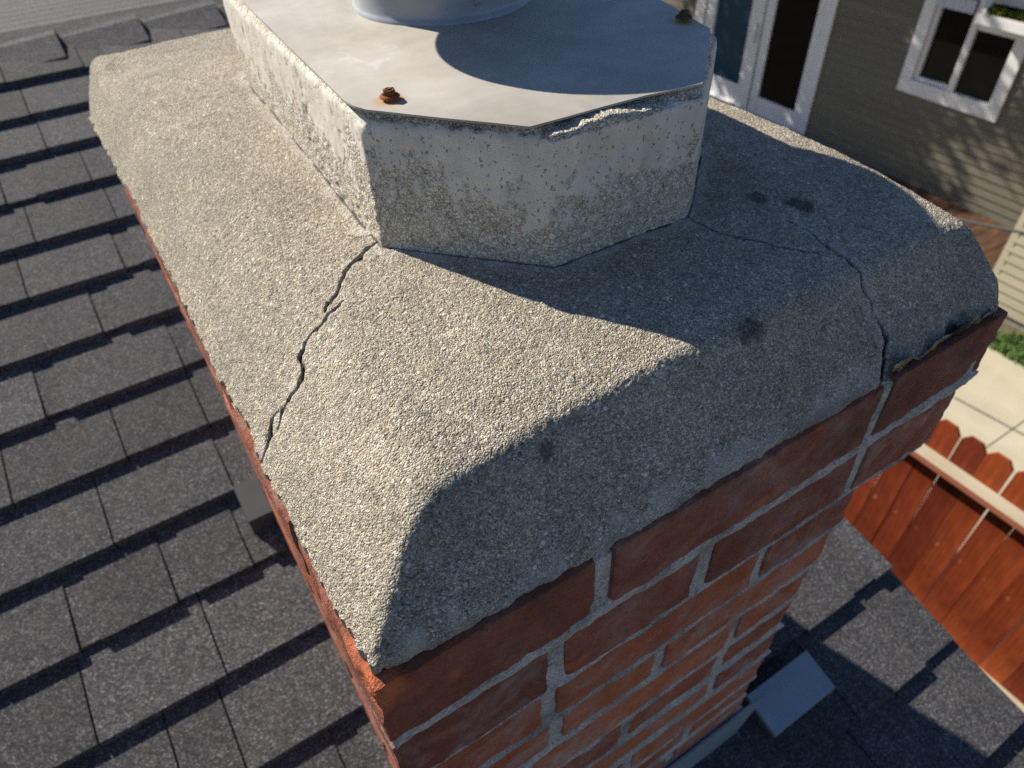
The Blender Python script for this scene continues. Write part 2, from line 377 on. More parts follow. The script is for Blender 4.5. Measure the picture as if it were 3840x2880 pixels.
def crown():
    nx = 560; ny1, ny2 = 430, 190
    u = np.linspace(0, 1, nx)
    v = np.concatenate([np.linspace(0, .42, ny1, endpoint=False), np.linspace(.42, 1, ny2)])
    U, Vv = np.meshgrid(u, v)                                    # rows = y
    Y0 = Vv*D; X0 = U*W
    P = np.stack([X0.ravel(), Y0.ravel(), 0*X0.ravel()], 1)
    one = lambda a, s, sd: fbm(np.stack([a.ravel()*1., 0*a.ravel()+sd, 0*a.ravel()], 1), s, sd, 3).reshape(a.shape)
    xl = .0018+.0012*one(Y0, 30, 1)+.0012*one(Y0, 160, 14)+.0025*np.exp(-Y0/.03)-.004*np.clip((Y0-.50)/.2, 0, 1); xr = W-.004+.002*one(Y0, 30, 2)
    yf = .0030+.0009*one(X0, 30, 3)+.0008*one(X0, 150, 6)+.003*np.exp(-X0/.035); yb = D-.003+.002*one(X0, 24, 4)
    # rounded plan corners
    X = xl+(xr-xl)*U; Y = yf+(yb-yf)*Vv
    def rnd(X, Y, cx, cy, sx, sy, r):
        dx = (X-cx)*sx; dy = (Y-cy)*sy
        m = (dx < r) & (dy < r)
        qx = r-dx; qy = r-dy; l = np.sqrt(qx*qx+qy*qy); mx = np.maximum(np.maximum(qx, qy), 1e-9)
        k = np.where(m, mx/np.maximum(l, 1e-9), 1.)
        return np.where(m, cx+sx*(r-qx*k), X), np.where(m, cy+sy*(r-qy*k), Y)
    X, Y = rnd(X, Y, -.002, D-.003, 1, -1, .050)
    X, Y = rnd(X, Y, W-.004, .002, -1, 1, .014)
    X, Y = rnd(X, Y, .004, .002, 1, 1, .008)
    x = X.ravel(); y = Y.ravel()
    z = crown_z(x, y)
    P = np.stack([x, y, z], 1)
    grain = .00026*vn(P, 640, 11)+.00028*vn(P, 1150, 12)+.00022*vn(P, 260, 13)
    spot = np.clip(vn(P, 330, 31)-.55, 0, 1)-.7*np.clip(vn(P, 420, 32)-.6, 0, 1)
    z = z+grain+.0016*spot
    mask = np.zeros((len(x), 3))
    # cracks
    for pts, wd, dep in CRACKS:
        pts = np.array(pts)
        lo = pts.min(0)-.01; hi = pts.max(0)+.01
        I = np.where((x > lo[0]) & (x < hi[0]) & (y > lo[1]) & (y < hi[1]))[0]
        Q = np.stack([x[I], y[I]], 1)
        jit = np.stack([vn(P[I], 330, 41), vn(P[I], 330, 42)], 1)*.0007+np.stack([vn(P[I], 120, 43), vn(P[I], 120, 44)], 1)*.0011
        Q = Q+jit
        dw = 1+.55*vn(P[I], 420, 46)+.35*vn(P[I], 150, 47)
        best = np.full(len(I), 9.); wb = np.zeros(len(I))
        for i in range(len(pts)-1):
            a, b = pts[i], pts[i+1]; ab = b-a; t = np.clip(((Q-a)@ab)/(ab@ab), 0, 1)
            d = np.linalg.norm(Q-a-t[:, None]*ab, axis=1)*dw
            ww = wd[0]+(wd[1]-wd[0])*math.sin(math.pi*(i+.5)/(len(pts)-1))
            m = d < best; best = np.where(m, d, best); wb = np.where(m, ww, wb)
        k = np.clip(1.25-best/(wb*.62), 0, 1)
        z[I] -= dep*k
        mask[I, 0] = np.maximum(mask[I, 0], np.clip(k*1.5-.25, 0, 1)*min(1, wd[1]/.0011))
        mask[I, 2] = np.maximum(mask[I, 2], .6*np.clip(1-best/.009, 0, 1)*np.clip(.4+vn(P[I], 260, 5), 0, 1))
    for sx, sy, rx, ry, a in STAINS:
        d = np.sqrt(((x-sx)/rx)**2+((y-sy)/ry)**2)+.35*vn(P, 180, 77)+.2*vn(P, 500, 78)
        mask[:, 1] = np.maximum(mask[:, 1], a*np.clip((1.15-d)/.45, 0, 1))
    # lime near the block foot
    bp = np.array(BLOCK+[BLOCK[0]]); db = np.full(len(x), 9.)
    Q = np.stack([x, y], 1)
    for i in range(len(bp)-1):
        a, b = bp[i], bp[i+1]; ab = b-a; t = np.clip(((Q-a)@ab)/(ab@ab), 0, 1)
        db = np.minimum(db, np.linalg.norm(Q-a-t[:, None]*ab, axis=1))
    mask[:, 2] = np.maximum(mask[:, 2], np.clip(.65-db/.016+.45*vn(P, 70, 8)+.2*vn(P, 300, 18), 0, .8))
    mask[:, 1] = np.maximum(mask[:, 1], .85*np.clip(1.6-db/.0011+.8*vn(P, 160, 88), 0, 1)*(vn(P, 60, 89) > -.35))
    # dirty line where the crown meets the bricks
    eb = np.minimum(np.minimum(x, y), W-x)
    mask[:, 1] = np.maximum(mask[:, 1], .55*np.clip((.0055-y)/.003, 0, 1)*np.clip(.5+1.4*vn(P, 45, 21), 0, 1))
    mask[:, 2] = np.maximum(mask[:, 2], np.clip(.35*(.012-y)/.01+.6*vn(P, 110, 23), 0, .4)*(y < .012))
    mask[:, 1] = np.maximum(mask[:, 1], .95*np.clip(1.2-y/(.0035+.002*vn(P, 90, 61)), 0, 1)*(x > .335)*(x < .452))
    mask[:, 2] *= 1-np.clip((x-.31)/.03, 0, 1)*np.clip((.02-y)/.01, 0, 1)
    ny = len(v); G = np.stack([x, y, z], 1).reshape(ny, nx, 3); K = mask.reshape(ny, nx, 3)
    mb = MB(); mb.grid(G)
    cols = [K.reshape(-1, 3)]
    # skirts
    def skirt(line, kk, flip, low):
        a = line.copy(); b = line.copy(); b[:, 2] = np.minimum(low, a[:, 2]-.0005)
        g = np.stack([a, b]); mb.grid(g, flip)
        cols.append(np.stack([kk, kk]).reshape(-1, 3))
    fx = G[0, :, 0]
    gap = np.clip((fx-.335)/.004, 0, 1)*np.clip((.448-fx)/.004, 0, 1)
    gn_ = fbm(np.stack([fx, 0*fx, 0*fx], 1), 60, 91, 3)
    lowf = -.0008+.0007*fbm(np.stack([fx, 0*fx, 0*fx], 1), 140, 95, 2)+gap*(.0090+.0035*gn_)
    # small bite at x~.42 where a lump of mortar is gone
    lowf = np.where((fx > .405) & (fx < .425), .012+.003*gn_, lowf)
    G[0, :, 2] = np.maximum(G[0, :, 2], lowf+.001)
    mb.V[0] = G.reshape(-1, 3)
    skirt(G[0], K[0], True, lowf)
    skirt(G[-1], K[-1], False, -.004)
    skirt(G[:, 0], K[:, 0], False, -.001+0*G[:, 0, 0]); skirt(G[:, -1], K[:, -1], True, -.004)
    o = mb.build('mortar_crown', MCROWN, chim, True, attrs={'mask': np.concatenate(cols)})
    return o
#C0
CRACKS = [
    ([[0.1231,0.2374],[0.1165,0.2326],[0.1129,0.2342],[0.1038,0.2266],[0.096,0.2232],[0.0923,0.2193],[0.0898,0.2184],[0.0866,0.213],[0.0817,0.2054],[0.076,0.1998],[0.0704,0.1955],[0.0663,0.1891]], (0.001, 0.0016), 0.004),
    ([[0.0782,0.1927],[0.0737,0.1891],[0.068,0.1863],[0.0636,0.1833],[0.0561,0.1801],[0.0516,0.1814],[0.0484,0.179],[0.0449,0.1771],[0.0422,0.174],[0.0406,0.1663],[0.0381,0.1603],[0.0333,0.1586],[0.0294,0.1594],[0.0257,0.1582],[0.0228,0.1578],[0.02,0.1552],[0.0164,0.152]], (0.0006, 0.0018), 0.004),
    ([[0.0246,0.1582],[0.019,0.1618],[0.0157,0.1619],[0.0132,0.16],[0.0106,0.1552],[0.0082,0.1522],[0.0046,0.1507],[0.002,0.1494]], (0.0008, 0.002), 0.005),
    ([[0.0381,0.1603],[0.0414,0.1566],[0.0454,0.156],[0.049,0.1576],[0.0538,0.1574],[0.0588,0.1579]], (0.0003, 0.0006), 0.0012),
    ([[0.2932,0.1395],[0.292,0.1316],[0.2934,0.1286],[0.294,0.122],[0.2959,0.1168],[0.2987,0.1099],[0.3029,0.1032],[0.3078,0.0986],[0.3127,0.0927],[0.3143,0.0864],[0.3179,0.0821],[0.3218,0.0756],[0.3256,0.0714],[0.333,0.0677]], (0.0006, 0.0013), 0.003),
    ([[0.3412,0.1009],[0.3436,0.091],[0.3445,0.0828],[0.344,0.0747],[0.3438,0.0713],[0.3434,0.0653],[0.3434,0.0617],[0.3441,0.0562],[0.344,0.0524],[0.3437,0.0483],[0.3438,0.0551],[0.3445,0.0512],[0.3438,0.0469],[0.3439,0.0449],[0.342,0.0413],[0.3412,0.0386],[0.3431,0.0345],[0.3435,0.0321],[0.3421,0.0289],[0.3428,0.0255]], (0.0005, 0.0013), 0.003),
    ([[0.3438,0.0268],[0.3449,0.024],[0.3466,0.0218],[0.3468,0.0193],[0.3486,0.0165],[0.3459,0.0142],[0.3422,0.0121],[0.3391,0.0091],[0.336,0.0061],[0.3328,0.0031],[0.3311,0.0014]], (0.001, 0.002), 0.004),
    ([[0.1265,0.316],[0.1265,0.2972],[0.1272,0.2805],[0.1245,0.2656],[0.1252,0.2601],[0.1236,0.2534],[0.1234,0.2472],[0.1238,0.242],[0.1238,0.2373]], (0.0006, 0.0013), 0.003),
]
STAINS = [(0.3464, 0.1306, 0.0075, 0.008, 0.65), (0.3625, 0.1102, 0.0085, 0.009, 0.75), (0.2525, 0.0428, 0.009, 0.006, 0.7), (0.1154, 0.0379, 0.0045, 0.004, 0.55), (0.4085, -0.0004, 0.01, 0.008, 0.95), (0.4036, 0.0053, 0.006, 0.006, 0.9), ]
#C1

def block():
    P = np.array(BLOCK); n = len(P)
    # resample perimeter, fine on the sides we see
    pts = []; seg = []
    for i in range(n):
        a, b = P[i], P[(i+1) % n]; l = np.linalg.norm(b-a)
        st = .0011 if i in (1, 2) else (.0016 if i == 0 else .006)
        k = max(2, int(l/st))
        for j in range(k):
            pts.append(a+(b-a)*j/k); seg.append((i, j/k))
    pts = np.array(pts); N = len(pts); c = P.mean(0)
    # round the corners a little
    q = pts.copy()
    for it in range(3):
        q = .5*q+.25*(np.roll(q, 1, 0)+np.roll(q, -1, 0))
    d = np.roll(q, -1, 0)-np.roll(q, 1, 0); nrm = np.stack([d[:, 1], -d[:, 0]], 1); nrm /= np.linalg.norm(nrm, axis=1)[:, None]
    s = np.array([a for a, b in seg]); t = np.array([b for a, b in seg])
    L3 = np.stack([q[:, 0], q[:, 1], 0*q[:, 0]], 1)
    # level of the rim, with the big spall on the front face
    rim = .1385+.0016*fbm(L3, 70, 5, 3)
    pc1 = np.exp(-np.linalg.norm(q-np.array([.120, .229]), axis=1)/.007); rim = rim-.0045*pc1
    sp = np.where(s == 2, np.clip(1-np.abs(t-.30)/.52, 0, 1), 0.)
    sp = np.maximum(sp, np.where((s == 1) & (t > .93), (t-.93)*6, 0))
    spc = np.clip(sp*2.2, 0, 1); rim = rim+spc*(.0052+.0010*fbm(L3, 110, 15, 2))
    zs = np.concatenate([[.030], np.linspace(.052, .128, 66), [.131, .134, .1365, 1.]])
    G = []
    for k, z0 in enumerate(zs):
        zz = np.minimum(z0, rim) if z0 < 1 else rim
        PP = np.stack([q[:, 0], q[:, 1], zz], 1)
        wear = np.clip((.100-zz)*16+1.3*fbm(PP, 26, 51, 3), 0, 1)
        dsp = -.0010*wear*np.clip(.4+vn(PP, 260, 61), 0, 1.4)-.0006*wear*vn(PP, 520, 62)+.0004*fbm(PP, 60, 63, 2)
        pit = np.clip(vn(PP*np.array([1, 1, .7]), 330, 64)-.62, 0, 1)*3
        dsp = dsp-.0012*np.clip(pit, 0, 1)
        dsp = dsp+.0004*np.clip((.064-zz)/.02, 0, 1)
        fl = np.clip((zz-(rim-.0025))/.0025, 0, 1)
        dsp = dsp-.0013*fl*(1+.8*vn(PP, 300, 65))*(1-spc)+.0036*spc*np.clip((zz-.122)/.02, 0, 1)*(1+.4*vn(PP, 200, 66)+.35*vn(PP, 650, 67))
        G.append(np.stack([q[:, 0]+nrm[:, 0]*dsp, q[:, 1]+nrm[:, 1]*dsp, zz], 1))
    # rough chamfer rising to the seat of the plate
    top = np.array(G[-1])
    for k, (ins, zt) in enumerate(((.0022, .1405), (.0045, .1435), (.0075, .1450), (.012, .1452))):
        inset = ins+spc*.0012*k-.0022*spc*(k == 0)
        zz = rim+(zt-rim)*(np.array([.35, .7, .95, 1])[k]*(1-spc)+np.array([.0, .08, .2, .6])[k]*spc)
        PP = np.stack([q[:, 0]-nrm[:, 0]*inset, q[:, 1]-nrm[:, 1]*inset, zz], 1)
        a = (.0010 if k < 3 else .0003)*(1-.4*spc); PP[:, 2] += .0006*spc*vn(PP, 1000, 95+k)
        PP[:, 2] += a*vn(PP, 300, 70+k)+a*.7*vn(PP, 620, 80+k)
        PP[:, 2] = np.minimum(PP[:, 2], .1458)
        G.append(PP)
    G = np.array(G)
    mb = MB(); mb.grid(G, False, True)
    cc = np.array([c[0], c[1], .145])
    mb.add(np.concatenate([G[-1], [cc]]), [[i, (i+1) % N, N] for i in range(N)])
    mb.build('flue_block', MBLOCK, chim, True)
block()

# cover plate of sheet steel, slightly bowed, corner lifted
def plate():
    out = [(.1308, .4547), (.1192, .2420), (.1200, .2330), (.1235, .2235), (.1822, .1502), (.205, .1480), (.255, .1462), (.2908, .1400), (.3616, .2076), (.3792, .2754), (.3862, .52), (.315, .608), (.21, .613), (.1385, .548)]
    P = np.array(out); n = len(P); c = np.array([.25, .38]); pts = []
    for i in range(n):
        a, b = P[i], P[(i+1) % n]; k = max(2, int(np.linalg.norm(b-a)/.004))
        for j in range(k): pts.append(a+(b-a)*j/k)
    pts = np.array(pts); N = len(pts)
    rings = []
    for f in np.linspace(1, .02, 40):
        q = c+(pts-c)*f
        z = .1462+.0004*fbm(np.stack([q[:, 0], q[:, 1], 0*q[:, 0]], 1), 14, 5, 2)+.0024*np.exp(-((q[:, 0]-.325)**2+(q[:, 1]-.165)**2)/.0010)
        rings.append(np.stack([q[:, 0], q[:, 1], z], 1))
    G = np.array(rings)
    mb = MB(); mb.grid(G[::-1], True, True)
    B = G.copy(); B[..., 2] -= .0012
    mb.grid(B[::-1], False, True)
    mb.grid(np.stack([B[0], G[0]]), False, True)
    return mb.build('cover_plate', MPLATE, chim, True)
pl = plate()
pl.data.polygons.foreach_set('use_smooth', np.ones(len(pl.data.polygons), bool))
def bolt(x, y, z, mat, rot, label):
    mb = MB()
    t = np.linspace(0, 2*np.pi, 28, endpoint=False)
    # washer flange
    prof = [(.0001, .0), (.0056, 0), (.0058, .0006), (.0052, .0013), (.0040, .0017)]
    G = np.array([np.stack([r*np.cos(t), r*np.sin(t), 0*t+zz], 1) for r, zz in prof])
    mb.grid(G, False, True)
    h = np.linspace(0, 2*np.pi, 6, endpoint=False)+rot
    k = .0037
    G = np.array([np.stack([f*k*np.cos(h), f*k*np.sin(h), 0*h+zz], 1) for f, zz in ((1, .0014), (1.02, .0037), (.9, .0043), (.62, .0043), (.5, .0039), (.02, .0039))])
    mb.grid(G, False, True)
    mb.box((-.0030, -.0004, .0039), (.0030, .0004, .00455), lambda V: V@np.array([[math.cos(rot), math.sin(rot), 0], [-math.sin(rot), math.cos(rot), 0], [0, 0, 1]]))
    V = [v+np.array([x, y, z]) for v in mb.V]; mb.V = V
    o = mb.build('bolt', mat, pl, False)
    o.parent = pl; o.location = (0, 0, 0); o['label'] = label
bolt(.1404, .2276, .1475, MRUST, .25, 'orange rusted hex bolt in sunlight')
bolt(.359, .2305, .1480, MRUST_SHADED, .6, 'rusted bolt in shadow, its rust coloured darker for the shade')

def pipe():
    cx, cy, r = .258, .385, .0645
    t = np.linspace(0, 2*np.pi, 160, endpoint=False)
    th0 = math.atan2(.3158-cy, .2605-cx)     # seam faces the camera
    G = []
    for rr, z in ((.0672, .1462), (.0668, .1475), (.0652, .1490), (r, .1515), (r, .157), (r, .19), (r, .238)):
        lap = np.where(((t-th0) % (2*np.pi)) < 3.9, .0012, 0)*0
        G.append(np.stack([cx+(rr+lap)*np.cos(t), cy+(rr+lap)*np.sin(t), 0*t+z], 1))
    mb = MB(); mb.grid(np.array(G), False, True)
    o = mb.build('flue_pipe', MPIPE, chim, True)
    # lapped wrapper sheet with a free edge, and its rivet
    tt = np.linspace(th0-3.0, th0, 90)
    G = []
    for rr, z in ((.0682, .1464), (.0680, .1478), (.0668, .1492), (.0661, .1515), (.0660, .158), (.0660, .19), (.0660, .237)):
        G.append(np.stack([cx+rr*np.cos(tt), cy+rr*np.sin(tt), 0*tt+z], 1))
    G = np.array(G); mb = MB(); mb.grid(G, False)
    H = G.copy(); d = np.stack([np.cos(tt), np.sin(tt), 0*tt], 1); H -= d[None]*.0011
    mb.grid(np.stack([G[:, -1], H[:, -1]], 1), False)
    wrap = mb.build('collar', MPIPE, o, True); wrap.location = (0, 0, 0)
    mb = MB(); a = th0-.13; p = np.array([cx+.0659*math.cos(a), cy+.0659*math.sin(a), .1585]); q = np.array([math.cos(a), math.sin(a), 0])
    mb.tube(p, p+q*.0012, .0034, .0030, 16); mb.tube(p+q*.0012, p+q*.0016, .0018, .0014, 12)
    rv = mb.build('rivet', MPIPE, o, False); rv.location = (0, 0, 0)
    # rain cap: low cone on three straps
    mb = MB(); tt = np.linspace(0, 2*np.pi, 72, endpoint=False)
    G = [np.stack([cx-.015+a*np.cos(tt), cy-.020+a*np.sin(tt), 0*tt+z], 1) for a, z in ((.001, .262), (.05, .254), (.0995, .237), (.100, .2315), (.0985, .2315), (.098, .235), (.001, .258))]
    mb.grid(np.array(G), True, True)
    mb.build('rain_cap', MPIPE, chim, True)
pipe()

# ---- bricks
def rbox(a, b, step, r, amp, sd, tone):
    """box surface grids with rounded, worn edges"""
    a = np.array(a, float); b = np.array(b, float)
    out = []
    n = [max(2, int(round((b[i]-a[i])/step[i]))+1) for i in range(3)]
    ax = [np.linspace(a[i], b[i], n[i]) for i in range(3)]
    for axis in range(3):
        i, j = [k for k in range(3) if k != axis]
        for side in (0, 1):
            A, B = np.meshgrid(ax[i], ax[j], indexing='ij')
            P = np.zeros(A.shape+(3,)); P[..., i] = A; P[..., j] = B; P[..., axis] = (a, b)[side][axis]
            sh = P.shape; P = P.reshape(-1, 3)
            rr = r*(.8+.7*fbm(P, 55, sd, 3)); rr = np.clip(rr, r*.2, r*2.0)[:, None]
            Q = np.clip(P, a+rr, b-rr); d = P-Q; l = np.linalg.norm(d, axis=1)[:, None]; l[l == 0] = 1
            dn = d/l
            P = Q+dn*rr
            P = P+dn*(amp*(fbm(P, 90, sd+5, 3)-.35*np.clip(vn(P, 40, sd+9)-.35, 0, 1)*6))[:, None]
            flip = (axis == 1) ^ (side == 0)
            out.append((P.reshape(sh), flip))
    return out
XR = {1: .463, 2: .452, 3: .384, 4: .389, 5: .393, 6: .398, 7: .401, 8: .403, 9: .408, 10: .418, 11: .430, 12: .440, 13: .45}
YF = {1: 0., 2: .0022, 3: .0095, 4: .0155, 5: .0195, 6: .023, 7: .026, 8: .0285, 9: .033, 10: .038, 11: .044, 12: .050, 13: .056}
JO = {1: [.125, .342], 2: [.098, .2095, .353], 3: [.098, .286], 4: [.109, .2045], 5: [.085, .303], 6: [.19, .305], 7: [.095, .312], 8: [.21], 9: [.1, .31]}
TONE = {1: (.12, .45, .6), 2: (.22, .8, .3), 3: (.52, 1, .15), 4: (.72, 1, .0), 5: (.72, 1, 0), 6: (.7, 1, 0)}
def bricks():
    rnd = random.Random(4); mb = MB(); cols = []
    for k in range(1, 14):
        z1 = -.067*(k-1); z0 = z1-(.0525 if k < 3 else .0515)
        xr = XR.get(k, .403); yf = YF.get(k, .056); xl = 0. if k <= 2 else .006
        jo = JO.get(k, [.1+.1*(k % 2), .3])
        bt = TONE.get(k, (.66, 1, 0))
        xs = [xl]+jo+[xr]
        spans = []
        for i in range(len(xs)-1):
            g0 = 0 if i == 0 else .0055; g1 = 0 if i == len(xs)-2 else .0055
            spans.append((xs[i]+g0, xs[i+1]-g1))
        fine = .0022 if k <= 2 else (.004 if k <= 5 else .007)
        yb = .765 if k <= 2 else .757
        for i, (x0, x1) in enumerate(spans):
            dj = rnd.uniform(-.0008, .0012); dz = rnd.uniform(-.001, .001)
            tone = (min(1, max(0, bt[0]+rnd.uniform(-.22, .28))), min(1, bt[1]+rnd.uniform(-.3, .3)), bt[2]*(1.6 if (k == 1 and i == 0) else 1))
            if k == 1 and i == 0: tone = (.34, .25, .8)
            for G, fl in rbox((x0, yf+dj, z0+dz), (x1, yf+.095, z1+dz), (fine, .006 if k > 2 else .004, fine), .0035 if k > 2 else .003, .0009, k*31+i*7, tone):
                Q = G.reshape(-1, 3); tn = np.tile(tone, (len(Q), 1)).astype(float)
                if k == 1 and i == 0:
                    dc = np.sqrt(Q[:, 0]**2+(Q[:, 1]*1.2)**2+((Q[:, 2]+.004)*.75)**2)*(1+.5*vn(Q, 90, 5))
                    e = np.clip(1.5-dc/.017, 0, 1); c0 = np.array([.05, .05, -.03])
                    dd = c0-Q; dd /= np.linalg.norm(dd, axis=1)[:, None]
                    Q = Q+dd*(e*(.0022+.0014*vn(Q, 160, 6)+.0008*vn(Q, 420, 7)))[:, None]
                    tn[:, 0] = np.maximum(tn[:, 0], 1.0*e); tn[:, 2] *= 1-e; tn[:, 1] *= 1-e
                chip = np.clip(fbm(Q, 38, 77, 3)-.75, 0, 1)*3
                if k <= 3: tn[:, 0] = np.clip(tn[:, 0]+.5*np.clip(chip, 0, 1), 0, 1)
                mb.grid(Q.reshape(G.shape), fl); cols.append(tn)
            # rear face bricks
            for G, fl in rbox((x0, yb-.095, z0), (x1, yb, z1), (.02, .02, .02), .003, .0009, k*31+i*7+3, tone):
                mb.grid(G, fl); cols.append(np.tile(tone, (G.shape[0]*G.shape[1], 1)))
        # sides
        y = yf+.095+.011; L = .2
        off = .1 if k % 2 else .0
        ys = []
        yy = y
        first = L-off
        while yy < yb-.106-.02:
            ye = min(yy+first, yb-.106); ys.append((yy, ye)); yy = ye+.011; first = L
        for j, (y0, y1) in enumerate(ys):
            tone = (min(1, .5+rnd.uniform(-.2, .3)), .6, .0)
            f2 = .004 if k == 1 else .01
            dj = rnd.uniform(-.0012, .0012)
            for G, fl in rbox((xl+dj, y0, z0), (xl+.095, y1, z1), (.005 if k == 1 else .02, f2, f2), .003, .0009, k*71+j, tone):
                mb.grid(G, fl); cols.append(np.tile(tone, (G.shape[0]*G.shape[1], 1)))
            for G, fl in rbox((xr-.095, y0, z0), (xr+dj, y1, z1), (.02, .01, .01), .003, .0009, k*73+j, tone):
                mb.grid(G, fl); cols.append(np.tile(tone, (G.shape[0]*G.shape[1], 1)))
    mb.build('brickwork', MBRICK, chim, True, attrs={'tone': np.concatenate(cols)})
bricks()
def mortar():
    # level outline a little behind the brick faces; the outline follows the corbelled courses
    zs = np.concatenate([np.arange(-.0015, -.21, -.0022), np.arange(-.21, -.87, -.005)])
    rows = []
    for z in zs:
        k = min(13, int((-z)/.067)+1); fr = (-z-.067*(k-1))
        k2 = k if fr < .0545 else k+1
        kk = k
        xr = min(XR.get(k, .403), XR.get(k2, .403) if k2 > 2 else 9); yf = max(YF.get(k, .056), YF.get(k2, .056)) if fr > .0545 else YF.get(k, .056)
        if k == 1 and fr > .0545: xr = .458
        xl = 0. if k <= 2 and not (k == 2 and fr > .0545) else .006
        yb = .765 if k <= 2 else .757
        ins = .0024 if (fr < .0525 or k > 12) else (-.0003 if k < 3 else -.0016)
        if fr > .0525: yf = YF.get(k, .056)+(YF.get(k+1, .056)-YF.get(k, .056))*min(1, (fr-.0525)/.014)*.9
        x0, x1, y0, y1 = xl+.0018, xr-ins, yf+ins, yb-.0016
        if z > -.004: x0, x1, y0, y1 = x0+.006, x1-.006, y0+.006, y1-.006
        nf = 210
        F = np.stack([np.linspace(x0, x1, nf, endpoint=False), np.full(nf, y0)], 1)
        Rr = np.stack([np.full(60, x1), np.linspace(y0, y1, 60, endpoint=False)], 1)
        B = np.stack([np.linspace(x1, x0, 20, endpoint=False), np.full(20, y1)], 1)
        Lf = np.stack([np.full(150, x0), np.linspace(y1, y0, 150, endpoint=False)], 1)
        P = np.concatenate([F, Rr, B, Lf]); P = np.concatenate([P, np.full((len(P), 1), z)], 1)
        nrm = np.concatenate([np.tile([0, -1, 0], (nf, 1)), np.tile([1, 0, 0], (60, 1)), np.tile([0, 1, 0], (20, 1)), np.tile([-1, 0, 0], (150, 1))])
        a = (.0010*fbm(P, 55, 8, 3)+.0005*vn(P, 300, 9))*(1. if ins < .001 else .5)
        # mortar smeared over some brick faces
        dcn = np.sqrt(P[:, 0]**2+P[:, 1]**2); a = a-.007*np.exp(-dcn/.016)*np.clip((z+.05)/.03, 0, 1)
        rows.append(P+nrm*a[:, None])
    G = np.array(rows); mb = MB(); mb.grid(G, True, True)
    mb.build('joint_mortar', MMORT, chim, True)
mortar()
# mortar bed under the crown, coloured black for the shade in the gap
mb = MB(); mb.box((.008, .0075, -.003), (.452, .76, .0008)); mb.build('mortar_bed', simple('gap_shade_black', (.02, .018, .016), .95, .3, 60), chim)
crown_obj = crown()

# ---- base flashing along the front of the chimney
TA = .2681; Z0 = -.844
K85 = 1/.85
def ys(y): return -.14371+(y+.14371)*K85
def xs_(x): return -.00774+(x+.00774)*K85
def rz(y, h=0.): return Z0+TA*y+h
mb = MB()
T = lambda V: np.stack([V[:, 0], V[:, 1]+(-V[:, 2]-.66)*.09, V[:, 2]], 1)
mb.box((.0, .0315, -.826), (.462, .0345, -.655), T)
mb.build('flashing', MFLASH, chim)
mb = MB(); mb.box((.01, .0365, -.6645), (.425, .046, -.658)); mb.build('sealant', simple('pale_sealant', (.50, .42, .36), .7, .2, 40), chim)
mb = MB(); SL = lambda V: np.stack([V[:, 0], V[:, 1], V[:, 2]+rz(V[:, 1])], 1)
mb.box((xs_(-.031), ys(.542), .0), (.005, ys(.60), .05), SL); mb.build('side_flashing', MDARKM, chim)

# ------------------------------------------------------------------ the roof we stand on
roof = empty('shingled_roof', (0, .5, Z0), 'low sloped roof of charcoal asphalt shingles around the brick chimney', 'roof')
CY = [1.666, 1.545, 1.432, 1.312, 1.198, 1.079, .960, .843, .727, .610, .496, .384, .2715, .162, .0545, -.061, -.176]
while CY[-1] > -1.5: CY.append(CY[-1]-.1155)
CY = [ys(y)+.008 for y in CY]
RX0, RX1 = -3.6, .880
RY = ys(1.81)
def shingles():
    rnd = random.Random(11); mb = MB(); cols = []
    joints = {8: [-.145, .10], 9: [-.195, -.032, .12], 10: [-.266, -.048, .2, .4], 11: [-.125, .13], 12: [-.141, .02]}
    joints = {k: [xs_(j) for j in v] for k, v in joints.items()}
    for k, yb in enumerate(CY):
        def lay(x0, x1, hb, y0, tone, th=.006):
            L = .252
            V = np.array([[x0, y0, hb-th], [x1, y0, hb-th], [x1, y0+L, -.003], [x0, y0+L, -.003], [x0, y0, hb], [x1, y0, hb], [x1, y0+L, .0005], [x0, y0+L, .0005]])
            V[:, 2] += Z0+TA*V[:, 1]
            mb.add(V, [[0, 3, 2, 1], [4, 5, 6, 7], [0, 1, 5, 4], [1, 2, 6, 5], [2, 3, 7, 6], [3, 0, 4, 7]])
            cols.append(np.tile((tone, tone, tone), (8, 1)))
        x = RX0+rnd.uniform(-.2, 0)
        # base layer pieces: full shingle lengths
        while x < RX1:
            x2 = min(x+.95, RX1); lay(max(x, RX0), x2-.0015, 0.0185, yb+rnd.uniform(-.001, .001), rnd.uniform(.35, .65)); x = x2
        # thick tabs on top, spaces between them show the base
        js = [j for j in joints.get(k, [])]
        x = RX0+rnd.uniform(0, .1)
        while x < RX1-.03:
            wd = rnd.choice([.11, .135, .155, .175, .2]); x2 = x+wd
            for j in js:
                if x+.05 < j < x2+.05: x2 = j
            x2 = min(x2, RX1)
            lay(x, x2, 0.0235, yb-rnd.uniform(.003, .0055), rnd.uniform(.1, 1), .0175)
            x = x2+(rnd.choice([.0025, .003, .003, .003, .003, .035, .06]) if k not in joints else rnd.choice([.003, .003, .003, .003, .03]))
    mb.build('shingle_field', MSH, roof, False, attrs={'tone': np.concatenate(cols)})
    mb = MB(); V = np.array([[RX0, -1.9, 0], [RX1, -1.9, 0], [RX1, RY, 0], [RX0, RY, 0]], float); V[:, 2] = Z0+TA*V[:, 1]-.003
    mb.add(V, [[0, 1, 2, 3]])
    mb.build('roof_deck', MSH, roof, False, attrs={'tone': np.full((4, 3), .3)})
shingles()
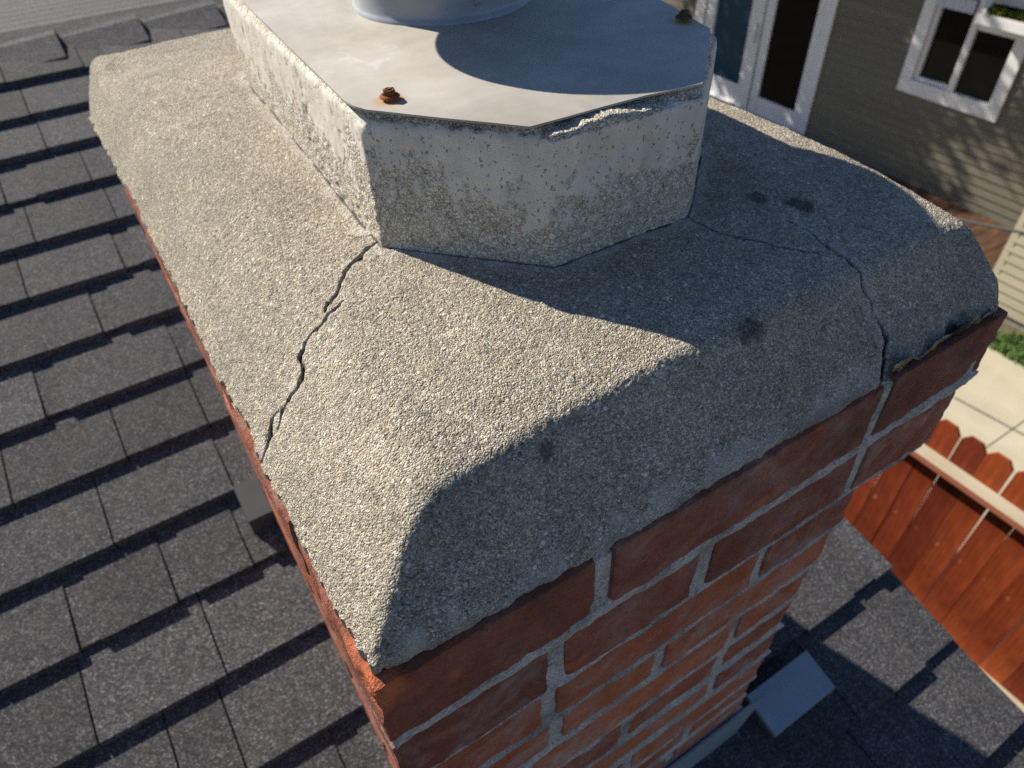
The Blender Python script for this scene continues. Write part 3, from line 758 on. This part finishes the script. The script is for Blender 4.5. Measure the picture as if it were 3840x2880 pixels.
def ridge():
    zr = Z0+TA*RY; w = .205; mb = MB(); cols = []
    x = xs_(.012)-w*18; rnd = random.Random(3)
    while x < RX1:
        L = .215; t = rnd.uniform(.2, .9)
        prof = [(ys(1.722), .002), (ys(1.77), .005), (RY-.008, .008), (RY+.013, .008), (RY+.06, .004), (RY+.12, 0)]
        rows = []
        for xx, lift in ((x-.03, .003), (x+w, .019)):
            r = []
            for y, h in prof:
                zz = (Z0+TA*y if y <= RY+.002 else zr-.12*(y-RY))
                r.append((xx, y-(.007 if lift > .01 else 0)*(1 if y < RY else -1), zz+h+lift))
            rows.append(r)
        G = np.array(rows); mb.grid(G); cols.append(np.full((12, 3), t))
        B = G.copy(); B[..., 2] -= .007; mb.grid(B, True); cols.append(np.full((12, 3), t))
        e = np.stack([G[1], B[1]]); mb.grid(e); cols.append(np.full((12, 3), t))
        e = np.stack([G[0], B[0]]); mb.grid(e, True); cols.append(np.full((12, 3), t))
        e = np.stack([G[:, 0], B[:, 0]]); mb.grid(e, True); cols.append(np.full((4, 3), t))
        x += w
    mb.build('ridge_cap', MSH, roof, False, attrs={'tone': np.concatenate(cols)})
    # far slope beyond the ridge
    mb = MB(); cols = []
    for k in range(26):
        y = RY+.02+.15*k
        mb.box((RX0, y, 0), (RX1, y+.17, .01), lambda V: np.stack([V[:, 0], V[:, 1], zr+V[:, 2]-.12*(V[:, 1]-RY)-.004], 1))
        cols.append(np.full((8, 3), random.Random(k).uniform(.5, 1)))
    mb.build('far_slope', MSH, roof, False, attrs={'tone': np.concatenate(cols)})
    mb = MB()
    T = lambda V: np.stack([V[:, 0], V[:, 1], V[:, 2]+rz(V[:, 1])], 1)
    mb.box((RX1+.001, -1.9, -.14), (RX1+.010, 2.1, .0), T)
    mb.build('rake_trim', simple('redwood_painted_trim', (.36, .13, .09), .5, .15, 12), roof)
    mb = MB(); mb.box((RX0+.3, -1.2, -4.5), (RX1-.3, 4.8, -1.15)); mb.build('wall', simple('stucco', (.4, .37, .3), .9, .1, 9), roof)
ridge()
vent = empty('roof_vent', (.556, .038, rz(.038)), 'small square blue grey metal vent cap on the shaded shingles below the chimney', 'vent')
mb = MB(); T = lambda V: np.stack([V[:, 0], V[:, 1], V[:, 2]+rz(V[:, 1])], 1)
mb.box((.492, .006, .050), (.620, .066, .059), T); mb.build('vent_lid', mat_metal('vent_steel', (.24, .29, .33), (.30, .35, .39), .5, .2), vent)
mb = MB(); mb.box((.499, .012, .012), (.613, .060, .0495), T); mb.build('vent_body', MDARKM, vent)

# ------------------------------------------------------------------ ground
GZ = -4.5
mb = MB(); mb.box((-80, -80, GZ-.3), (160, 160, GZ-.012))
tag(mb.build('ground', simple('bare_soil', (.16, .13, .085), .95, .3, 1.5, .01)), None, None, kind='structure')
def patio():
    mb = MB()
    for i in range(-3, 4):
        for j in range(-2, 3):
            if j > 0: continue
            x0, y0 = 3.45+i*0, 0
    xs = [3.32, 6.9]; ys = [-6, -3.2, -.95, 1.21, 3.4, 5.7, 8]
    for i in range(len(xs)-1):
        for j in range(len(ys)-1):
            yb = ys[j+1]; x1 = xs[i+1]
            mb.box((xs[i]+.006, ys[j]+.006, GZ-.011), (x1-.006, yb-.006, GZ))
    return mb.build('patio', mat_patio())
tag(patio(), None, None, kind='structure')

# ------------------------------------------------------------------ fence
fence = empty('wooden_fence', (3.25, .8, GZ), 'orange red stained picket fence with dog eared tops and a pale top rail', 'fence')
MF = mat_fence()
def fence_build():
    rnd = random.Random(8); y = -2.6
    ph = .589*1.306+.0  # notch between two pickets seen in the photo
    k = 0
    y = ph-.1405*24
    while y < 5.2:
        wd = .1375; top = -2.485+rnd.uniform(-.006, .006); lean = rnd.uniform(-.0028, .0028)
        bot = GZ+.04; dx = rnd.uniform(-.002, .004)
        taper = rnd.choice([0, 0, .004, .007])
        th = .016
        pr = [(0, bot, 0), (wd, bot, 0), (wd, -3.1, 0), (wd-taper, top-.045, 0), (wd-taper-.034, top, 0), (.034, top, 0), (0, top-.045, 0)]
        V = []
        for xo in (0, th):
            for (a, z, _) in pr: V.append((3.25+dx+xo, y+a+lean*(z-bot), z))
        n = 7; V = np.array(V)
        mb = MB(); mb.add(V, [[i, (i+1) % n, n+(i+1) % n, n+i] for i in range(n)])
        for o, fl in ((0, 1), (n, 0)):
            c = V[o:o+n].mean(0); f = [[i, (i+1) % n, n] for i in range(n)]
            f = [q[::-1] for q in f] if not fl else f
            mb.add(np.concatenate([V[o:o+n], [c]]), f)
        mb.build('picket', MF, fence, False, origin=(3.25, y, bot))
        y += .1405
    pale = NT('sunlit_weathered_rail', .7); g = pale.noise(5, 5, pale.co((1, .3, 1)))
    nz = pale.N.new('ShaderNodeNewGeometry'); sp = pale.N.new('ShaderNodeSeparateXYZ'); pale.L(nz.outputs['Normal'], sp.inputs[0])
    pale.color(pale.mix(pale.ramp(sp.outputs[2], [(.5, 0), (.6, 1)]), (.36, .12, .07), pale.ramp(g, [(.3, (.40, .355, .25)), (.7, (.52, .47, .36))])))  # upward face paler: worn paint plus sunlight put into the colour
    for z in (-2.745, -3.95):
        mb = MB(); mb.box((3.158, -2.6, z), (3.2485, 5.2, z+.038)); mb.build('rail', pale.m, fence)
    for yy in (-2.2, -.1, 2.2, 4.6):
        mb = MB(); mb.box((3.275, yy, GZ-.1), (3.36, yy+.09, -2.60)); mb.build('post', MF, fence)
fence_build()

# ------------------------------------------------------------------ neighbouring house
house = empty('clapboard_house', (9.0, 5, GZ), 'clapboard house with siding coloured dark for shade, a white sliding door and a white slider window', 'house')
MSID = mat_siding('shaded_siding', (.125, .115, .088), (.16, .15, .115))  # same siding as the wing, colour darkened for the shaded wall
def siding(X, y0, y1, z0, z1, holes=()):
    mb = MB(); ex = .108; z = z0
    while z < z1:
        zt = min(z+ex, z1)
        segs = [(y0, y1)]
        for (a, b, c, d) in holes:
            if z < d-.01 and zt > c+.01:
                ns = []
                for (p, q) in segs:
                    if a > p: ns.append((p, min(a, q)))
                    if b < q: ns.append((max(b, p), q))
                segs = [s_ for s_ in ns if s_[1] > s_[0]]
        for (p, q) in segs:
            V = np.array([[X-.020, p, z], [X-.020, q, z], [X-.004, q, zt], [X-.004, p, zt], [X+.05, p, z], [X+.05, q, z], [X+.05, q, zt], [X+.05, p, zt]])
            mb.add(V, [[1, 0, 3, 2], [4, 5, 6, 7], [0, 1, 5, 4], [2, 3, 7, 6], [1, 2, 6, 5], [3, 0, 4, 7]])
        z = zt
    return mb
siding(9.0, 1.0, 14, GZ+.02, -1.7, [(6.22, 8.76, -4.31, -2.05), (3.74, 5.04, -3.28, -2.0)]).build('wall', MSID, house)
mb = MB(); mb.box((8.5, .5, -1.7), (13, 14.5, -1.55)); mb.build('eave', MWHITE, house)
mb = MB(); mb.box((8.45, .5, -1.54), (13, 14.5, -1.45)); mb.build('roof', MSH, house)
MBLK = simple('dark_room', (.004, .004, .005), .9, .1, 2)
def glassmat(name, col, rough=.03):
    n = NT(name, rough, 0, .12); n.color(col); return n.m
MGD = glassmat('dark_glass', (.003, .003, .004)); MGT = glassmat('blue_curtained_glass', (.022, .060, .095), .12)
door = bpy.data.objects.new('sliding_door', None); C.objects.link(door); door.parent = house
door.location = (0, 2.5, 0)
def at_parent(mb, name, mat, par, smooth=False):
    o = mb.build(name, mat, None, smooth); o.parent = par
    off = Vector((0, 0, 0)); p = par
    while p: off += p.location; p = p.parent
    o.data.transform(Matrix.Translation(-off)); return o
mb = MB()
X = 8.96
for (a, b, c, d, x) in ((8.56, 8.76, -4.31, -2.05, X), (8.36, 8.54, -4.2, -2.1, X+.02), (6.22, 6.36, -4.31, -2.05, X), (6.375, 6.50, -4.28, -2.1, X+.02),
                        (7.215, 7.36, -4.28, -2.1, X+.015), (7.39, 7.50, -4.28, -2.1, X), (7.50, 7.66, -4.28, -2.1, X+.04)):
    mb.box((x, a, c), (x+.10, b, d))
mb.box((X+.003, 6.36, -4.31), (X+.09, 8.56, -4.285)); mb.box((X+.022, 6.50, -4.284), (X+.08, 7.215, -4.05)); mb.box((X+.05, 7.66, -4.284), (X+.1, 8.36, -4.0))
mb.box((X+.003, 6.36, -2.1), (X+.09, 8.56, -2.05))
at_parent(mb, 'door_frame', MWHITE, door)
mb = MB(); mb.box((9.01, 6.5, -4.05), (9.02, 7.215, -2.1)); o = at_parent(mb, 'pane', MGD, door)
mb = MB(); mb.box((9.03, 7.66, -4.0), (9.04, 8.36, -2.1)); o = at_parent(mb, 'pane', MGT, door)
mb = MB(); mb.box((8.90, 7.44, -3.32), (8.958, 7.47, -3.05)); at_parent(mb, 'handle', MWHITE, door)
win = bpy.data.objects.new('slider_window', None); C.objects.link(win); win.parent = house
mb = MB(); x = 8.955
mb.box((x, 3.735, -3.285), (x+.08, 5.045, -3.125)); mb.box((x, 4.90, -3.122), (x+.08, 5.045, -2.12)); mb.box((x, 3.735, -3.122), (x+.08, 3.885, -2.12))
mb.box((x, 3.735, -2.118), (x+.08, 5.045, -1.98)); mb.box((x+.01, 4.345, -3.122), (x+.07, 4.42, -2.12))
mb.box((x+.03, 3.888, -2.42), (x+.075, 4.342, -2.30))
mb.box((x+.04, 4.84, -3.1215), (x+.12, 4.898, -2.12)); mb.box((x+.04, 4.423, -3.1215), (x+.12, 4.838, -3.08))
at_parent(mb, 'window_frame', MWHITE, win)
mb = MB(); mb.box((9.01, 3.9, -3.12), (9.02, 4.34, -2.12)); at_parent(mb, 'pane', MGD, win)
mb = MB(); mb.box((9.045, 4.42, -3.08), (9.055, 4.84, -2.12)); at_parent(mb, 'pane', MGD, win)
# valance in the top of the left sash, blue of skylit shade put in its colour
mb = MB(); mb.box((8.93, 4.43, -2.27), (8.95, 4.90, -2.13)); at_parent(mb, 'valance', simple('skylit_blue_blind', (.5, .53, .62), .7, .2, 30), win)
# sunlit shallow greenhouse box over the right sash
gb = empty('greenhouse_box', (8.8, 4.0, -2.25), 'white framed glass topped plant box mounted over the right side of the slider window', 'planter box')
mb = MB(); bx0, bx1, by0, by1, bz = 8.70, 8.952, 3.35, 4.262, -2.18
mb.box((bx0, by0, bz-.10), (bx0+.045, by1, bz))
SLP = lambda V: np.stack([V[:, 0], V[:, 1], V[:, 2]+(V[:, 0]-bx0)*.75], 1)
mb.box((bx0+.046, by1-.05, bz-.06), (bx1, by1, bz-.004), SLP); mb.box((bx0+.046, by0, bz-.06), (bx1, by0+.045, bz-.004), SLP)
mb.build('box_frame', MWHITE, gb)
mb = MB(); mb.box((bx0+.046, by0+.046, bz-.11), (bx1, by1-.051, bz-.095)); mb.build('tray', MDARKM, gb)
def leafball(mb, c, r, n, s, rnd, flat=1.):
    c = np.array(c)
    for i in range(n):
        d = np.array([rnd.gauss(0, 1), rnd.gauss(0, 1), rnd.gauss(0, 1)]); d /= np.linalg.norm(d)
        p = c+d*np.array(r)*rnd.uniform(.35, 1)**.6
        a = np.array([rnd.gauss(0, 1), rnd.gauss(0, 1), rnd.gauss(0, .6)]); a /= np.linalg.norm(a)
        b = np.cross(a, [rnd.gauss(0, 1), rnd.gauss(0, 1), rnd.gauss(0, 1)]); b /= np.linalg.norm(b)
        k = s*rnd.uniform(.6, 1.3)
        mb.add([p-a*k, p+b*k*.45, p+a*k, p-b*k*.45], [[0, 1, 2, 3]])
def leafmat(name, a, b):
    n = NT(name, .55, 0, .4); c = n.ramp(n.noise(2.5, 4), [(.3, a), (.7, b)]); n.color(c)
    n.b.inputs['Subsurface Weight'].default_value = 0.0
    return n.m
MLF = leafmat('garden_leaf', (.10, .16, .015), (.22, .27, .02))
rnd = random.Random(5)
for i, (px_, py_, pr_) in enumerate(((8.76, 4.1, .12), (8.8, 3.83, .13), (8.76, 3.6, .12))):
    mb = MB(); leafball(mb, (px_+.06, py_, bz-.02), (.11, .15, .09), 260, .045, rnd)
    lab = ['bright green potted plant nearest the left corner of the glass plant box', 'bright green potted plant in the middle of the glass plant box', 'bright green potted plant at the right edge of the frame in the glass plant box'][i]
    o = mb.build('potted_plant', MLF, None, False, origin=(px_, py_, bz-.095)); tag(o, lab, 'plant', 'plants in the greenhouse box')
# low deck along the house
deck = empty('wooden_deck', (8.2, 4, GZ), 'worn brown orange wooden deck at the foot of the shaded clapboard wall', 'deck')
wd = NT('worn_deck_wood', .7); g = wd.noise(3, 6, wd.co((1, 5, 1)), rough=.65)
wd.color(wd.ramp(g, [(.25, (.03, .022, .017)), (.5, (.09, .05, .03)), (.75, (.20, .085, .04))]))
mb = MB()
for i in range(30):
    y0 = 2.62+i*.145
    mb.box((7.95, y0, GZ+.10), (8.97, y0+.138, GZ+.135+.004*(i % 3)))
mb.build('deck_boards', wd.m, deck)
mb = MB(); mb.box((7.97, 2.64, GZ-.01), (8.95, 6.9, GZ+.098)); mb.build('deck_base', simple('dark_timber', (.03, .025, .02), .9, .2, 6), deck)

wing = empty('clapboard_wing', (7.4, 0, GZ), 'clapboard wing, same siding in its lit colour, standing in front of the shaded clapboard wall', 'house wing')
siding(7.4, -4.0, 2.44, GZ+.09, -1.6).build('wall', mat_siding('sunlit_siding', (.36, .335, .235), (.42, .39, .28)), wing)  # siding of the main wall again, in its lit colour
mb = MB(); mb.box((7.452, 2.40, GZ), (9.0, 2.44, -1.6)); mb.build('side_wall', MSID, wing)
mb = MB(); mb.box((7.385, 2.395, GZ+.09), (7.45, 2.462, -1.6)); mb.build('corner_board', simple('corner_trim', (.46, .42, .31), .6, .05, 8), wing)
mb = MB(); mb.box((7.41, -4, GZ-.05), (7.45, 2.40, GZ+.085)); mb.build('foundation', simple('dusty_concrete', (.27, .25, .20), .9, .2, 8), wing)
mb = MB(); mb.box((7.25, -4.2, -1.6), (9.2, 2.6, -1.5)); mb.build('roof', MSH, wing)

# cable
mb = MB(); mb.tube((5.0, 4.0, -2.86), (5.0, -3.0, -1.25), .011, n=8)
tag(mb.build('overhead_cable', simple('grey_cable', (.06, .06, .065), .6, .1, 5), None, True), 'grey cable stretched across the yard before the sunlit clapboard wing', 'cable')

# weeds along the foot of the wing
rnd = random.Random(17); mb = MB()
for i in range(5200):
    x = rnd.uniform(6.86, 7.36); y = rnd.uniform(-1.0, 2.15)
    if math.sin(y*4.1+1)+math.sin(x*9+y*7)*.8+rnd.uniform(-.6, .6) < .1: continue
    h = rnd.uniform(.03, .10); a = rnd.uniform(0, 6.28); wv = .010
    p = np.array([x, y, GZ-.011]); d = np.array([math.cos(a), math.sin(a), 0]); l = np.array([rnd.uniform(-.05, .05), rnd.uniform(-.05, .05), h])
    mb.add([p-d*wv, p+d*wv, p+l], [[0, 1, 2]])
tag(mb.build('weeds', leafmat('weed_leaf', (.06, .15, .03), (.13, .24, .05))), None, None, kind='stuff')

# garden tree beyond the frame: throws the dappled shade over the house wall
tree = empty('garden_tree', (6.9, 11, GZ), 'tall leafy garden tree behind the chimney shading the clapboard house', 'tree')
bark = simple('bark', (.10, .075, .055), .95, .3, 12, .01)
mb = MB(); mb.tube((6.9, 11, GZ-.05), (6.95, 11.05, -2.0), .14, .10, 14)
for (dx, dy, dz) in ((-1.2, -.8, 2.4), (1.1, -.9, 2.6), (.2, 1.3, 2.9), (-.3, -1.8, 1.9), (.6, .3, 3.6), (-.9, 1., 3.)):
    mb.tube((6.95, 11.05, -2.1), (6.95+dx, 11.05+dy, -2.0+dz), .07, .02, 8)
mb.build('trunk', bark, tree, True)
mb = MB(); rnd = random.Random(2)
cl = []
for i in range(95):
    cx = 6.9+rnd.gauss(0, .95); cy = 10.6+rnd.gauss(0, 1.45); cz = .45+rnd.gauss(0, 1.0)
    if cy < 7.6 or cz < -1.9: continue
    t_ = (9-cx)/.327; ys2 = cy-.784*t_; zs2 = cz-.528*t_
    if ys2 < 4.25 and zs2 < -2.7-.9*max(0, ys2-3.4): continue
    cl.append((cx, cy, cz))
for c in cl: leafball(mb, c, (.55, .55, .45), 150, .085, rnd)
mb.build('crown', leafmat('tree_leaf', (.05, .09, .02), (.09, .14, .035)), tree)
